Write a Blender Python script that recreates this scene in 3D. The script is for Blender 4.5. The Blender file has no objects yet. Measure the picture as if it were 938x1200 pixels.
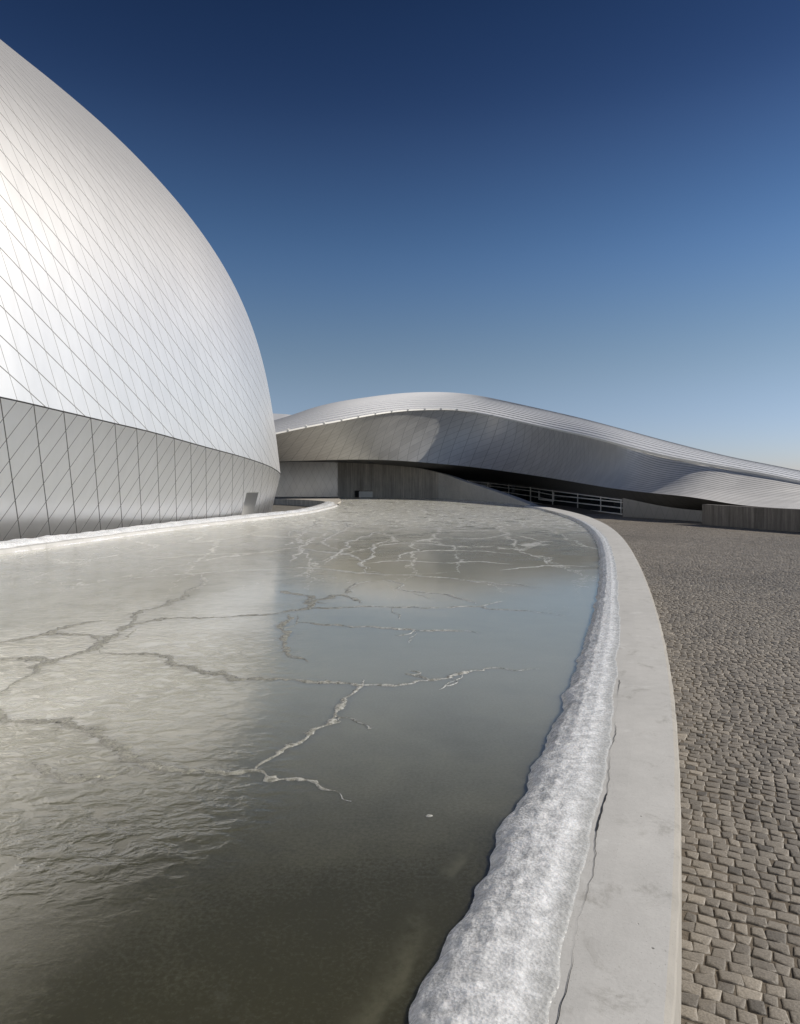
import bpy, math, random
import numpy as np
from mathutils import Vector, noise
random.seed(7)
RNG = np.random.default_rng(7)
scene = bpy.context.scene
COL = scene.collection

# ------------------------------------------------------------------ camera constants (survey of the photograph)
F, CX, Y0, H = 800.0, 469.0, 566.0, 2.0


def W(px, py, d):
    """point at distance d seen at survey pixel px, py"""
    return np.array([(px - CX) / F * d, d, H - (py - Y0) / F * d])


def G(px, py, z):
    d = (H - z) * F / (py - Y0)
    return np.array([(px - CX) / F * d, d, z])


# ------------------------------------------------------------------ curve helpers
def spline(x, y, xq):
    """natural cubic spline"""
    x = np.asarray(x, float); y = np.asarray(y, float); xq = np.asarray(xq, float)
    if y.ndim == 1:
        y = y[:, None]; sq = True
    else:
        sq = False
    n = len(x); h = np.diff(x)
    A = np.zeros((n, n)); R = np.zeros((n, y.shape[1]))
    A[0, 0] = A[-1, -1] = 1
    for i in range(1, n - 1):
        A[i, i - 1] = h[i - 1]; A[i, i] = 2 * (h[i - 1] + h[i]); A[i, i + 1] = h[i]
        R[i] = 3 * ((y[i + 1] - y[i]) / h[i] - (y[i] - y[i - 1]) / h[i - 1])
    c = np.linalg.solve(A, R)
    b = (y[1:] - y[:-1]) / h[:, None] - h[:, None] * (2 * c[:-1] + c[1:]) / 3
    dd = (c[1:] - c[:-1]) / (3 * h[:, None])
    i = np.clip(np.searchsorted(x, xq) - 1, 0, n - 2)
    t = (xq - x[i])[:, None]
    o = y[i] + b[i] * t + c[i] * t ** 2 + dd[i] * t ** 3
    # straight continuation outside
    lo = xq < x[0]; o[lo] = y[0] + b[0] * (xq[lo] - x[0])[:, None]
    return o[:, 0] if sq else o


def catmull(P, n, closed=False):
    P = np.array(P, float)
    Q = np.vstack([P[-1], P, P[:2]]) if closed else np.vstack([2 * P[0] - P[1], P, 2 * P[-1] - P[-2]])
    out = []
    for i in range(len(Q) - 3):
        p0, p1, p2, p3 = Q[i:i + 4]
        t0 = 0.0
        t1 = t0 + np.linalg.norm(p1 - p0) ** .5
        t2 = t1 + np.linalg.norm(p2 - p1) ** .5
        t3 = t2 + np.linalg.norm(p3 - p2) ** .5
        for t in np.linspace(t1, t2, n, endpoint=False):
            A1 = (t1 - t) / (t1 - t0) * p0 + (t - t0) / (t1 - t0) * p1
            A2 = (t2 - t) / (t2 - t1) * p1 + (t - t1) / (t2 - t1) * p2
            A3 = (t3 - t) / (t3 - t2) * p2 + (t - t2) / (t3 - t2) * p3
            B1 = (t2 - t) / (t2 - t0) * A1 + (t - t0) / (t2 - t0) * A2
            B2 = (t3 - t) / (t3 - t1) * A2 + (t - t1) / (t3 - t1) * A3
            out.append((t2 - t) / (t2 - t1) * B1 + (t - t1) / (t2 - t1) * B2)
    if not closed:
        out.append(P[-1])
    return np.array(out)


def arclen(P):
    return np.concatenate([[0], np.cumsum(np.linalg.norm(np.diff(P, axis=0), axis=1))])


# ------------------------------------------------------------------ mesh helpers
def link(name, me, mat=None, parent=None, smooth=True):
    o = bpy.data.objects.new(name, me)
    COL.objects.link(o)
    if mat:
        for m in (mat if isinstance(mat, (list, tuple)) else [mat]):
            me.materials.append(m)
    if smooth and len(me.polygons):
        me.polygons.foreach_set('use_smooth', [True] * len(me.polygons))
    if parent:
        o.parent = parent
    me.update()
    return o


def mesh_from(name, verts, faces, mat=None, parent=None, smooth=False, uv=None, mats=None):
    me = bpy.data.meshes.new(name)
    me.from_pydata([tuple(v) for v in verts], [], [tuple(f) for f in faces])
    if uv is not None:
        l = me.uv_layers.new(name='UVMap')
        vi = np.empty(len(me.loops), int); me.loops.foreach_get('vertex_index', vi)
        l.data.foreach_set('uv', np.asarray(uv, float)[vi].ravel())
    o = link(name, me, mat, parent, smooth)
    if mats is not None:
        me.polygons.foreach_set('material_index', mats)
    return o


def grid_faces(n, m, off=0, close_u=False, skip=None, flip=False):
    f = []
    for i in range(n - (0 if close_u else 1)):
        for j in range(m - 1):
            if skip and skip(i, j):
                continue
            a = i * m + j; b = ((i + 1) % n) * m + j
            q = (a + off, b + off, b + 1 + off, a + 1 + off)
            f.append(q[::-1] if flip else q)
    return f


def grid_obj(name, P, uv, mat, parent=None, smooth=True, skip=None, flip=False):
    n, m = P.shape[:2]
    return mesh_from(name, P.reshape(-1, 3), grid_faces(n, m, skip=skip, flip=flip), mat, parent, smooth,
                     None if uv is None else uv.reshape(-1, 2))


def empty(name, loc=(0, 0, 0)):
    o = bpy.data.objects.new(name, None)
    COL.objects.link(o)
    o.location = loc
    o.empty_display_size = .2
    return o


def adopt(root, *objs):
    for o in objs:
        o.parent = root
        o.matrix_parent_inverse = root.matrix_world.inverted() if False else o.matrix_parent_inverse
        o.location = Vector(o.location) - Vector(root.location)


def tag(o, label=None, cat=None, group=None, kind=None):
    if label: o['label'] = label
    if cat: o['category'] = cat
    if group: o['group'] = group
    if kind: o['kind'] = kind
    return o


def bar_geo(a, b, w, h, up=(0, 0, 1)):
    a = Vector(a); b = Vector(b); d = (b - a).normalized(); up = Vector(up)
    s = d.cross(up).normalized(); t = s.cross(d).normalized()
    v = []
    for p in (a, b):
        for sx, sy in ((-1, -1), (1, -1), (1, 1), (-1, 1)):
            v.append(p + s * sx * w / 2 + t * sy * h / 2)
    fc = [(0, 3, 2, 1), (4, 5, 6, 7)] + [(k, (k + 1) % 4, 4 + (k + 1) % 4, 4 + k) for k in range(4)]
    return v, fc


class MB:
    def __init__(s): s.v = []; s.f = []
    def add(s, v, f):
        o = len(s.v); s.v += [tuple(x) for x in v]; s.f += [tuple(i + o for i in q) for q in f]
    def bar(s, *a, **k): s.add(*bar_geo(*a, **k))
    def build(s, name, mat, parent=None, smooth=False): return mesh_from(name, s.v, s.f, mat, parent, smooth)


# ------------------------------------------------------------------ node helper
class NT:
    def __init__(s, name):
        s.m = bpy.data.materials.new(name); s.m.use_nodes = True
        s.t = s.m.node_tree; s.n = s.t.nodes
        s.p = s.n['Principled BSDF']; s.out = s.n['Material Output']
    def node(s, typ, **kw):
        x = s.n.new(typ)
        for k, v in kw.items(): setattr(x, k, v)
        return x
    def set(s, sock, v):
        if hasattr(v, 'is_output') or isinstance(v, bpy.types.NodeSocket): s.t.links.new(v, sock)
        else: sock.default_value = v
    def math(s, op, a, b=0.0, c=0.0, clamp=False):
        x = s.node('ShaderNodeMath', operation=op, use_clamp=clamp)
        s.set(x.inputs[0], a); s.set(x.inputs[1], b); s.set(x.inputs[2], c)
        return x.outputs[0]
    def vmath(s, op, a, b=(0, 0, 0), scale=1.0):
        x = s.node('ShaderNodeVectorMath', operation=op)
        s.set(x.inputs[0], a); s.set(x.inputs[1], b); s.set(x.inputs[3], scale)
        return x.outputs[0]
    def mix(s, fac, a, b, typ='MIX'):
        x = s.node('ShaderNodeMix', data_type='RGBA', blend_type=typ)
        s.set(x.inputs[0], fac); s.set(x.inputs[6], a); s.set(x.inputs[7], b)
        return x.outputs[2]
    def fmix(s, fac, a, b):
        x = s.node('ShaderNodeMix', data_type='FLOAT')
        s.set(x.inputs[0], fac); s.set(x.inputs[2], a); s.set(x.inputs[3], b)
        return x.outputs[0]
    def ramp(s, v, lo, hi, a=0.0, b=1.0):
        x = s.node('ShaderNodeMapRange', clamp=True, interpolation_type='SMOOTHSTEP')
        s.set(x.inputs[0], v); x.inputs[1].default_value = lo; x.inputs[2].default_value = hi
        s.set(x.inputs[3], a); s.set(x.inputs[4], b)
        return x.outputs[0]
    def noise(s, vec, scale, detail=4.0, rough=.55, dist=0.0, dims='3D'):
        x = s.node('ShaderNodeTexNoise', noise_dimensions=dims)
        s.set(x.inputs['Vector'], vec); s.set(x.inputs['Scale'], scale); s.set(x.inputs['Detail'], detail)
        s.set(x.inputs['Roughness'], rough); s.set(x.inputs['Distortion'], dist)
        return x
    def vor(s, vec, scale, feature='F1', rnd=1.0):
        x = s.node('ShaderNodeTexVoronoi', feature=feature)
        s.set(x.inputs['Vector'], vec); s.set(x.inputs['Scale'], scale); s.set(x.inputs['Randomness'], rnd)
        return x
    def mapping(s, vec, sc=(1, 1, 1), loc=(0, 0, 0), rot=(0, 0, 0)):
        x = s.node('ShaderNodeMapping'); s.set(x.inputs[0], vec)
        x.inputs['Scale'].default_value = sc; x.inputs['Location'].default_value = loc; x.inputs['Rotation'].default_value = rot
        return x.outputs[0]
    def obj(s):
        return s.node('ShaderNodeNewGeometry').outputs['Position']
    def uv(s):
        x = s.node('ShaderNodeUVMap'); x.uv_map = 'UVMap'; return x.outputs[0]
    def sep(s, v):
        x = s.node('ShaderNodeSeparateXYZ'); s.set(x.inputs[0], v); return x.outputs
    def comb(s, x_=0.0, y_=0.0, z_=0.0):
        x = s.node('ShaderNodeCombineXYZ'); s.set(x.inputs[0], x_); s.set(x.inputs[1], y_); s.set(x.inputs[2], z_)
        return x.outputs[0]
    def bump(s, h, strength=.3, dist=.02, normal=None):
        x = s.node('ShaderNodeBump'); s.set(x.inputs['Height'], h)
        x.inputs['Strength'].default_value = strength; x.inputs['Distance'].default_value = dist
        if normal is not None: s.set(x.inputs['Normal'], normal)
        return x.outputs[0]
    def P(s, **kw):
        for k, v in kw.items(): s.set(s.p.inputs[k.replace('_', ' ')], v)


def c3(*a): return (a[0], a[1], a[2], 1.0)


def panel_material(name, fams, base=.78, rough=.36, tilt=.02, tint=(1, 1, 1), var=.06, metallic=1.0, seam=.05, pil=.25, blend=None):
    """fams: list of (cu, cv, spacing, width, strength); the line family follows cu*u + cv*v = k*spacing"""
    n = NT(name)
    u, v, _ = n.sep(n.uv())
    mask = None; ids = []
    for cu, cv, sp, wd, st, *fade in fams:
        a = n.math('ADD', n.math('MULTIPLY', u, cu / sp), n.math('MULTIPLY', v, cv / sp))
        fl = n.math('FLOOR', a); ids.append(fl)
        fr = n.math('ABSOLUTE', n.math('SUBTRACT', n.math('SUBTRACT', a, fl), .5))   # .5 at the seam
        k = math.hypot(cu, cv) / sp
        lo = .5 - wd * k * .5
        m = n.math('MULTIPLY', n.ramp(fr, lo - wd * k * .15, lo + wd * k * .15), n.ramp(u, fade[0], fade[1], 0.0, st) if fade and fade[0] < fade[1] else (n.ramp(u, fade[1], fade[0], st, 0.0) if fade else st))
        mask = m if mask is None else n.math('MAXIMUM', mask, m)
    wn = n.node('ShaderNodeTexWhiteNoise', noise_dimensions='3D')
    n.set(wn.inputs[0], n.comb(ids[0], ids[1] if len(ids) > 1 else 0.0, 3.0))
    r = wn.outputs[0]
    nz = n.noise(n.obj(), 1.7, 3)
    dirt = n.noise(n.mapping(n.obj(), (1.2, 1.2, .25)), 2.0, 5, .6)
    if blend:
        base = n.ramp(u, blend[0], blend[1], base, blend[2]); metallic = n.ramp(u, blend[0], blend[1], metallic, blend[3])
    b = n.math('MULTIPLY', n.math('ADD', n.math('MULTIPLY', n.math('SUBTRACT', r, .5), var), 1.0), base)
    b = n.math('MULTIPLY', b, n.ramp(dirt.outputs[0], .3, .75, 1.0, .93))
    colr = n.mix(1.0, n.comb(b, b, b), c3(*tint), 'MULTIPLY')
    colr = n.mix(mask, colr, c3(seam, seam, seam))
    geo = n.node('ShaderNodeNewGeometry')
    off = n.vmath('SCALE', n.vmath('SUBTRACT', wn.outputs[1], (.5, .5, .5)), scale=tilt)
    off2 = n.vmath('SCALE', n.vmath('SUBTRACT', nz.outputs[1], (.5, .5, .5)), scale=tilt * pil * 4)
    N = n.vmath('NORMALIZE', n.vmath('ADD', n.vmath('ADD', geo.outputs['Normal'], off), off2))
    rr = n.math('ADD', n.math('MULTIPLY', n.math('SUBTRACT', r, .5), var * .2), rough)
    rr = n.fmix(mask, rr, .8)
    n.P(Base_Color=colr, Metallic=n.math('SUBTRACT', metallic, n.math('MULTIPLY', mask, .7)), Roughness=rr, Normal=N)
    return n.m


def concrete_material(name, base, boards=0.0, board_w=.1, streak=.0, spots=True, warm=(1.0, .985, .95)):
    n = NT(name)
    p = n.obj()
    a = n.noise(p, 1.1, 6, .62).outputs[0]
    b = n.noise(p, 9.0, 6, .65).outputs[0]
    d = n.noise(p, 70.0, 3, .6).outputs[0]
    k = n.math('ADD', n.math('MULTIPLY', a, .42), n.math('ADD', n.math('MULTIPLY', b, .28), n.math('MULTIPLY', d, .14)))
    k = n.math('ADD', k, .58)
    hgt = n.math('ADD', n.math('MULTIPLY', b, .4), n.math('MULTIPLY', d, .25))
    if boards:
        u, v, _ = n.sep(n.uv())
        q = n.math('DIVIDE', u, board_w); fl = n.math('FLOOR', q)
        fr = n.math('ABSOLUTE', n.math('SUBTRACT', n.math('SUBTRACT', q, fl), .5))
        wn = n.node('ShaderNodeTexWhiteNoise', noise_dimensions='1D'); n.set(wn.inputs['W'], fl)
        k = n.math('MULTIPLY', k, n.math('ADD', n.math('MULTIPLY', n.math('SUBTRACT', wn.outputs[0], .5), boards), 1.0))
        seam = n.ramp(fr, .44, .5)
        k = n.math('MULTIPLY', k, n.math('SUBTRACT', 1.0, n.math('MULTIPLY', seam, .35)))
        sn = n.noise(n.comb(n.math('MULTIPLY', u, 6.0), n.math('MULTIPLY', v, .35), 0.0), 1.0, 5, .7).outputs[0]
        k = n.math('MULTIPLY', k, n.ramp(sn, .3, .7, 1.0 - streak, 1.0 + streak * .5))
        hgt = n.math('ADD', hgt, n.math('ADD', n.math('MULTIPLY', seam, -1.2), n.math('MULTIPLY', wn.outputs[0], .8)))
    colr = n.mix(1.0, n.comb(n.math('MULTIPLY', k, base), n.math('MULTIPLY', k, base), n.math('MULTIPLY', k, base)), c3(*warm), 'MULTIPLY')
    if spots:
        vo = n.vor(p, 11.0)
        pit = n.ramp(n.math('ADD', vo.outputs['Distance'], n.math('MULTIPLY', d, .07)), .065, .10, 1.0, 0.0)
        gate = n.ramp(n.sep(vo.outputs['Color'])[0], .74, .76)
        pit = n.math('MULTIPLY', pit, gate)
        colr = n.mix(n.math('MULTIPLY', pit, .7), colr, c3(.09, .085, .07))
        hgt = n.math('SUBTRACT', hgt, n.math('MULTIPLY', pit, .8))
        st = n.ramp(n.noise(p, 4.2, 7, .74, .5).outputs[0], .54, .70)
        colr = n.mix(n.math('MULTIPLY', st, .5), colr, c3(base * .48, base * .46, base * .41))
        pale = n.ramp(n.noise(n.vmath('ADD', p, (9, 4, 2)), 2.4, 7, .72, .4).outputs[0], .56, .72)
        colr = n.mix(n.math('MULTIPLY', pale, .55), colr, c3(base * 1.3, base * 1.3, base * 1.27))
        speck = n.ramp(n.noise(p, 160, 2, .5).outputs[0], .66, .72)
        colr = n.mix(n.math('MULTIPLY', speck, .5), colr, c3(base * .4, base * .38, base * .34))
    n.P(Base_Color=colr, Roughness=.82, Normal=n.bump(hgt, .35, .008), Specular_IOR_Level=.3)
    return n.m


# ------------------------------------------------------------------ light, sky, camera
SUN_AZ, SUN_EL = 86.5, 32.5          # degrees right of the view direction, above the horizon
world = bpy.data.worlds.new('World'); scene.world = world; world.use_nodes = True
wt = world.node_tree; wn_ = wt.nodes
bg = wn_['Background']
sky = wn_.new('ShaderNodeTexSky'); sky.sky_type = 'NISHITA'; sky.sun_disc = False
sky.sun_elevation = math.radians(SUN_EL); sky.sun_rotation = math.radians(SUN_AZ)
sky.altitude = 0; sky.air_density = 1.0; sky.dust_density = .2; sky.ozone_density = 3.0
gam = wn_.new('ShaderNodeGamma'); gam.inputs[1].default_value = 1.32
wt.links.new(sky.outputs[0], gam.inputs[0])
# polarised winter sky: it deepens quickly away from the horizon
tco = wn_.new('ShaderNodeTexCoord'); sxyz = wn_.new('ShaderNodeSeparateXYZ'); wt.links.new(tco.outputs['Generated'], sxyz.inputs[0])
pol = wn_.new('ShaderNodeValToRGB'); pol.color_ramp.interpolation = 'CARDINAL'
wt.links.new(sxyz.outputs[2], pol.inputs[0])
er = pol.color_ramp.elements
for k_, (ps_, c_) in enumerate([(0.0, (.59, .62, .95)), (.15, (.92, .75, .69)), (.316, (.72, .72, .71)), (.46, (.40, .43, .49)), (.58, (.22, .27, .34)), (1.0, (.18, .22, .27))]):
    e_ = er[k_] if k_ < 2 else er.new(ps_)
    e_.position = ps_; e_.color = (*c_, 1.0)
vm = wn_.new('ShaderNodeVectorMath'); vm.operation = 'MULTIPLY'
wt.links.new(gam.outputs[0], vm.inputs[0]); wt.links.new(pol.outputs[0], vm.inputs[1])
wt.links.new(vm.outputs[0], bg.inputs[0])
bg.inputs[1].default_value = .058

sd = bpy.data.lights.new('sun', 'SUN'); sd.energy = 4.6; sd.angle = math.radians(.53); sd.color = (1.0, .94, .85)
so = bpy.data.objects.new('sun', sd); COL.objects.link(so)
az, el = math.radians(SUN_AZ), math.radians(SUN_EL)
sdir = Vector((math.sin(az) * math.cos(el), math.cos(az) * math.cos(el), math.sin(el)))
so.rotation_euler = sdir.to_track_quat('Z', 'Y').to_euler()
so.location = (30, 10, 40)

cd = bpy.data.cameras.new('camera'); cam = bpy.data.objects.new('camera', cd); COL.objects.link(cam)
cd.sensor_fit = 'VERTICAL'; cd.sensor_height = 36.0; cd.lens = F / 1200.0 * 36.0
cd.shift_y = -(600.0 - Y0) / 1200.0
cd.clip_start = .05; cd.clip_end = 9000
cam.location = (0, 0, H); cam.rotation_euler = (math.radians(90), 0, 0)
scene.camera = cam
vs = scene.view_settings
vs.view_transform = 'Standard'; vs.look = 'None'; vs.gamma = 1; vs.use_curve_mapping = False
vs.exposure = 0.12
scene.cycles.use_denoising = True
scene.cycles.max_bounces = 8

# ------------------------------------------------------------------ rim curves of the pool (right side)
ZK, ZW = .5, .40
outer_px = [(809, 1200), (806, 1130), (800, 1030), (795, 930), (788, 850), (779, 780), (768, 710), (758, 674), (747, 652), (732, 632), (715, 618), (702, 610), (681, 602), (657, 597), (630, 592)]
mid_px = [(683, 1200), (681, 1138), (687, 1078), (691, 1019), (693, 967), (696, 914), (704, 873), (715, 825), (719, 780), (722, 750), (727, 708), (726, 672), (719, 644), (707, 625), (694, 616), (675, 607), (652, 600), (627, 593.6)]
inner_px = [(487, 1200), (491, 1153), (514, 1108), (543, 1049), (570, 996), (592, 952), (618, 903), (637, 855), (667, 780), (677, 750), (687, 727), (697, 701), (701, 676), (702, 657), (698, 637), (689.5, 624), (675, 612), (655, 603.5), (630, 597)]


def rim_curve(pxs, z, back):
    P = np.array([G(a, b, z) for a, b in pxs])
    P = np.vstack([np.array(back), P[:, :2]])
    o = np.argsort(P[:, 1])
    return P[o, 1], P[o, 0]


oy, ox = rim_curve(outer_px, ZK, [(-5.2, -9), (-2.6, -4), (-.75, -1)])
my, mx = rim_curve(mid_px[::2] + [mid_px[-1]], ZK, [(-5.5, -9), (-2.9, -4), (-1.05, -1)])
iy, ix = rim_curve(inner_px[1::2] + [inner_px[-1]], ZW, [(-5.95, -9), (-3.35, -4), (-1.5, -1)])


def smooth_of(y, x, deg=7):
    # least squares on a warped axis keeps the rim fair
    t = np.log(y + 14.0)
    c = np.polyfit(t, x, deg)
    return lambda q: np.polyval(c, np.log(np.asarray(q, float) + 14.0))


f_out = smooth_of(oy, ox); f_mid = smooth_of(my, mx); f_in = smooth_of(iy, ix)

# left rim
lo_px = [(0, 636), (100, 625), (200, 613), (310, 602), (329, 600.5), (352, 597), (369, 593)]
li_px = [(0, 650), (100, 636), (200, 622), (330, 606), (364, 601.5), (387, 596.5), (397, 593.4)]
LO = [np.array([-15.6, -8.0]), np.array([-13.4, 0.0]), np.array([-11.6, 9.0])] + [G(a, b, ZK)[:2] for a, b in lo_px]
LI = [np.array([-14.9, -8.2]), np.array([-12.7, -.2]), np.array([-10.85, 8.8])] + [G(a, b, ZW)[:2] for a, b in li_px]
LO += [np.array([-5.75, 51.5]), np.array([-6.1, 55.2]), np.array([-7.2, 58.5]), np.array([-9.0, 61.5]), np.array([-11.5, 64.5]), np.array([-15, 67])]
LI += [np.array([-4.75, 52.0]), np.array([-4.95, 57.0]), np.array([-5.5, 63.0]), np.array([-6.2, 69.0]), np.array([-6.9, 74.6])]
LOc = catmull(LO, 14); LIc = catmull(LI, 14)

# ------------------------------------------------------------------ MATERIALS
M = {}
M['kerb'] = concrete_material('pale_concrete', .47)
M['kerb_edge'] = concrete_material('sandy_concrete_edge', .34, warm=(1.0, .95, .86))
M['board_wall'] = concrete_material('board_marked_concrete', .46, boards=.30, board_w=.22, streak=.30, spots=False, warm=(1.0, .93, .82))
M['dark_board_wall'] = concrete_material('weathered_board_concrete', .22, boards=.34, board_w=.16, streak=.4, spots=False, warm=(1.0, .93, .84))
M['smooth_wall'] = concrete_material('smooth_wall_concrete', .55, warm=(1.0, .96, .88))
M['cap'] = concrete_material('cap_concrete', .5, spots=False)

UP = .57
M['upper'] = panel_material('aluminium_shingle', [(1, .35, UP, .018, .8), (1, 1.9, 2.8 * UP, .028, .95)], base=.765, rough=.40, tilt=.003, tint=(1, .98, .945), seam=.05, var=.012, metallic=.78, pil=.8)
M['lower'] = panel_material('aluminium_plinth', [(1, .62, UP, .022, .95), (1, -.45, 2 * UP, .036, 1.0)], base=.66, rough=.29, tilt=.005, tint=(.985, .99, 1.0), seam=.03, var=.02, metallic=.9)
M['soffit'] = panel_material('shade_toned_soffit', [(1, .8, .9, .03, .6), (0, 1, .35, .02, .4)], base=.16, rough=.5, tilt=.02, tint=(1, .95, .88), seam=.03, metallic=.4)  # same panels darkened in colour for the shade under the overhang
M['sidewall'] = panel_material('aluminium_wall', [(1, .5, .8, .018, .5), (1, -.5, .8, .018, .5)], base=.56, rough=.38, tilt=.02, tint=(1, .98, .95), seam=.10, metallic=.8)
M['shadewall'] = panel_material('shade_toned_aluminium_wall', [(1, .5, .8, .018, .5), (1, -.5, .8, .018, .5)], base=.26, rough=.5, tilt=.02, tint=(1, .97, .93), seam=.06, metallic=.5)  # side wall panels again, overhang shade put into a darker base

n = NT('dark_glass'); n.P(Base_Color=c3(.012, .014, .015), Roughness=.08, Specular_IOR_Level=.6); M['glass'] = n.m
n = NT('roof_riser_shade'); n.P(Base_Color=c3(.42, .42, .43), Roughness=.5, Metallic=.2); M['riser_shade'] = n.m  # riser faces toned darker to draw shadow gaps between roof strips
n = NT('white_frame'); n.P(Base_Color=c3(.82, .80, .75), Roughness=.5); M['frame'] = n.m
n = NT('pale_door'); k = n.noise(n.obj(), 2.0, 4).outputs[0]
n.P(Base_Color=n.mix(k, c3(.7, .69, .66), c3(.8, .79, .76)), Roughness=.5); M['door'] = n.m
n = NT('black_void'); n.P(Base_Color=c3(.015, .015, .015), Roughness=.7); M['void'] = n.m

# ---- ice
n = NT('pool_ice')
p = n.obj(); X, Y, Z = n.sep(p)
big = n.noise(p, .35, 5, .6, .4).outputs[0]
medn = n.noise(p, 2.2, 6, .65, .3).outputs[0]
fine = n.noise(p, 55.0, 5, .75).outputs[0]
# clear ice lies in a pocket at the near right corner and beside the kerb, frosted ice further out
dx = n.math('DIVIDE', n.math('SUBTRACT', X, .15), 3.4); dy = n.math('DIVIDE', n.math('SUBTRACT', Y, 1.7), 2.35)
near = n.math('SQRT', n.math('ADD', n.math('MULTIPLY', dx, dx), n.math('MULTIPLY', dy, dy)))
near = n.math('ADD', near, n.math('MULTIPLY', n.math('SUBTRACT', big, .5), 1.1))
fz = n.ramp(near, .25, 1.9)
fz = n.math('ADD', n.math('MULTIPLY', fz, .75), n.math('MULTIPLY', n.math('SUBTRACT', medn, .5), .18))
fz = n.math('ADD', fz, n.math('MULTIPLY', n.math('SUBTRACT', fine, .5), .34), 0, True)
rimv = n.node('ShaderNodeAttribute', attribute_name='rim', attribute_type='GEOMETRY').outputs['Fac']
rimv = n.math('ADD', rimv, n.math('MULTIPLY', n.math('SUBTRACT', medn, .5), .22))
mist = n.math('MULTIPLY', n.math('MULTIPLY', n.ramp(rimv, .02, .07), n.ramp(rimv, .06, .20, 1.0, 0.0)), n.ramp(n.noise(p, 3.0, 6, .75).outputs[0], .35, .65, 0.0, .16))
fz = n.math('MAXIMUM', fz, mist)
clear = c3(.055, .052, .026); frost = c3(.41, .395, .29)
colr = n.mix(fz, clear, frost)
colr = n.mix(n.math('MULTIPLY', n.math('MULTIPLY', n.ramp(X, -2.4, -.7, 1.0, 0.0), n.ramp(Y, 3.3, 5.0)), n.ramp(medn, .3, .6, .35, .8)), colr, c3(.56, .545, .46))  # paler frost colour at left stands in for the building's reflected glare
# blotches of trapped bubbles
bub = n.ramp(n.noise(p, 1.3, 6, .75, .8).outputs[0], .60, .78)
colr = n.mix(n.math('MULTIPLY', bub, .12), colr, c3(.26, .26, .23))
# fine fracture web, denser toward the far end
pd = n.vmath('ADD', n.mapping(p, (.62, .16, 1.0)), n.vmath('SCALE', n.vmath('SUBTRACT', n.noise(p, .9, 5, .7).outputs[1], (.5, .5, .5)), scale=.55))
ve = n.vor(pd, 1.0, 'DISTANCE_TO_EDGE')
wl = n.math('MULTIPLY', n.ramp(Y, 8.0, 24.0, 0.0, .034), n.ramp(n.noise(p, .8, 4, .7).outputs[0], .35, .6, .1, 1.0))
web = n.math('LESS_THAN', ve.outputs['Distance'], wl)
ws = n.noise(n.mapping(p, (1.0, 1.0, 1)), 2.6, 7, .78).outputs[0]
spark_paint = n.math('MULTIPLY', n.ramp(ws, .51, .59), n.ramp(Y, 11, 30, .0, 1.0))  # far sparkle of sun and sky painted as pale flecks
far_pale = n.math('MULTIPLY', n.ramp(Y, 10, 30, 0.0, .72), n.ramp(n.noise(p, .9, 7, .78).outputs[0], .30, .54))  # patchy whitening that grows toward the far end
rimd = n.math('MAXIMUM', n.math('MULTIPLY', web, .7), n.math('MAXIMUM', spark_paint, far_pale))
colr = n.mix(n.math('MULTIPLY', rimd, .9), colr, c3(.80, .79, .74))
# wind ripples frozen on the left part
rip = n.ramp(n.noise(n.mapping(p, (1.0, 1.45, 1), rot=(0, 0, -.5)), 6.5, 5, .55, .3).outputs[0], .38, .66)
ripm = n.math('MULTIPLY', n.math('MULTIPLY', n.ramp(X, -2.2, -.2, 1.0, .0), n.math('MULTIPLY', n.ramp(Y, 2.4, 3.4, .04, 1.0), n.ramp(Y, 5.0, 8.0, 1.0, .16))), n.ramp(n.noise(p, .45, 2).outputs[0], .35, .6, .35, 1.0))
wave = n.noise(n.mapping(p, (.8, 1.3, 1)), 1.6, 4, .5).outputs[0]
hgt = n.math('ADD', n.math('MULTIPLY', n.math('MULTIPLY', rip, ripm), .75), n.math('MULTIPLY', wave, .12))
hgt = n.math('ADD', hgt, n.math('ADD', n.math('MULTIPLY', fine, .02), n.math('MULTIPLY', rimd, .6)))
rgh = n.math('ADD', n.fmix(fz, .04, .08), n.math('MULTIPLY', rimd, .25))
n.P(Base_Color=colr, Subsurface_Weight=.9, Subsurface_Scale=.35, Subsurface_Radius=(1.0, 1.0, .85), Roughness=rgh, IOR=1.42, Specular_IOR_Level=.9, Normal=n.bump(hgt, .5, .03))
n.P(Coat_Weight=n.math('SUBTRACT', .6, n.math('MULTIPLY', rimd, .5)), Coat_Roughness=.035, Coat_IOR=1.42, Coat_Normal=n.bump(hgt, .6, .03))
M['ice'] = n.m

# ---- crack frost
n = NT('crack_frost')
p = n.obj(); k = n.noise(p, 26, 5, .7).outputs[0]
px_, py_, _ = n.sep(p)
k_hi = n.mix(n.math('MAXIMUM', n.ramp(px_, -1.1, -.1), n.ramp(py_, 9.0, 13.0)), c3(.34, .33, .27), c3(.60, .59, .54))  # near left ridges darkened in colour, where they break the bright reflection
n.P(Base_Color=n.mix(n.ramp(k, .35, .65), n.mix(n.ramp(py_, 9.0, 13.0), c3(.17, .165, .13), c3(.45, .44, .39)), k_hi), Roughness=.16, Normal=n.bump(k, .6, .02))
M['crack'] = n.m

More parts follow.
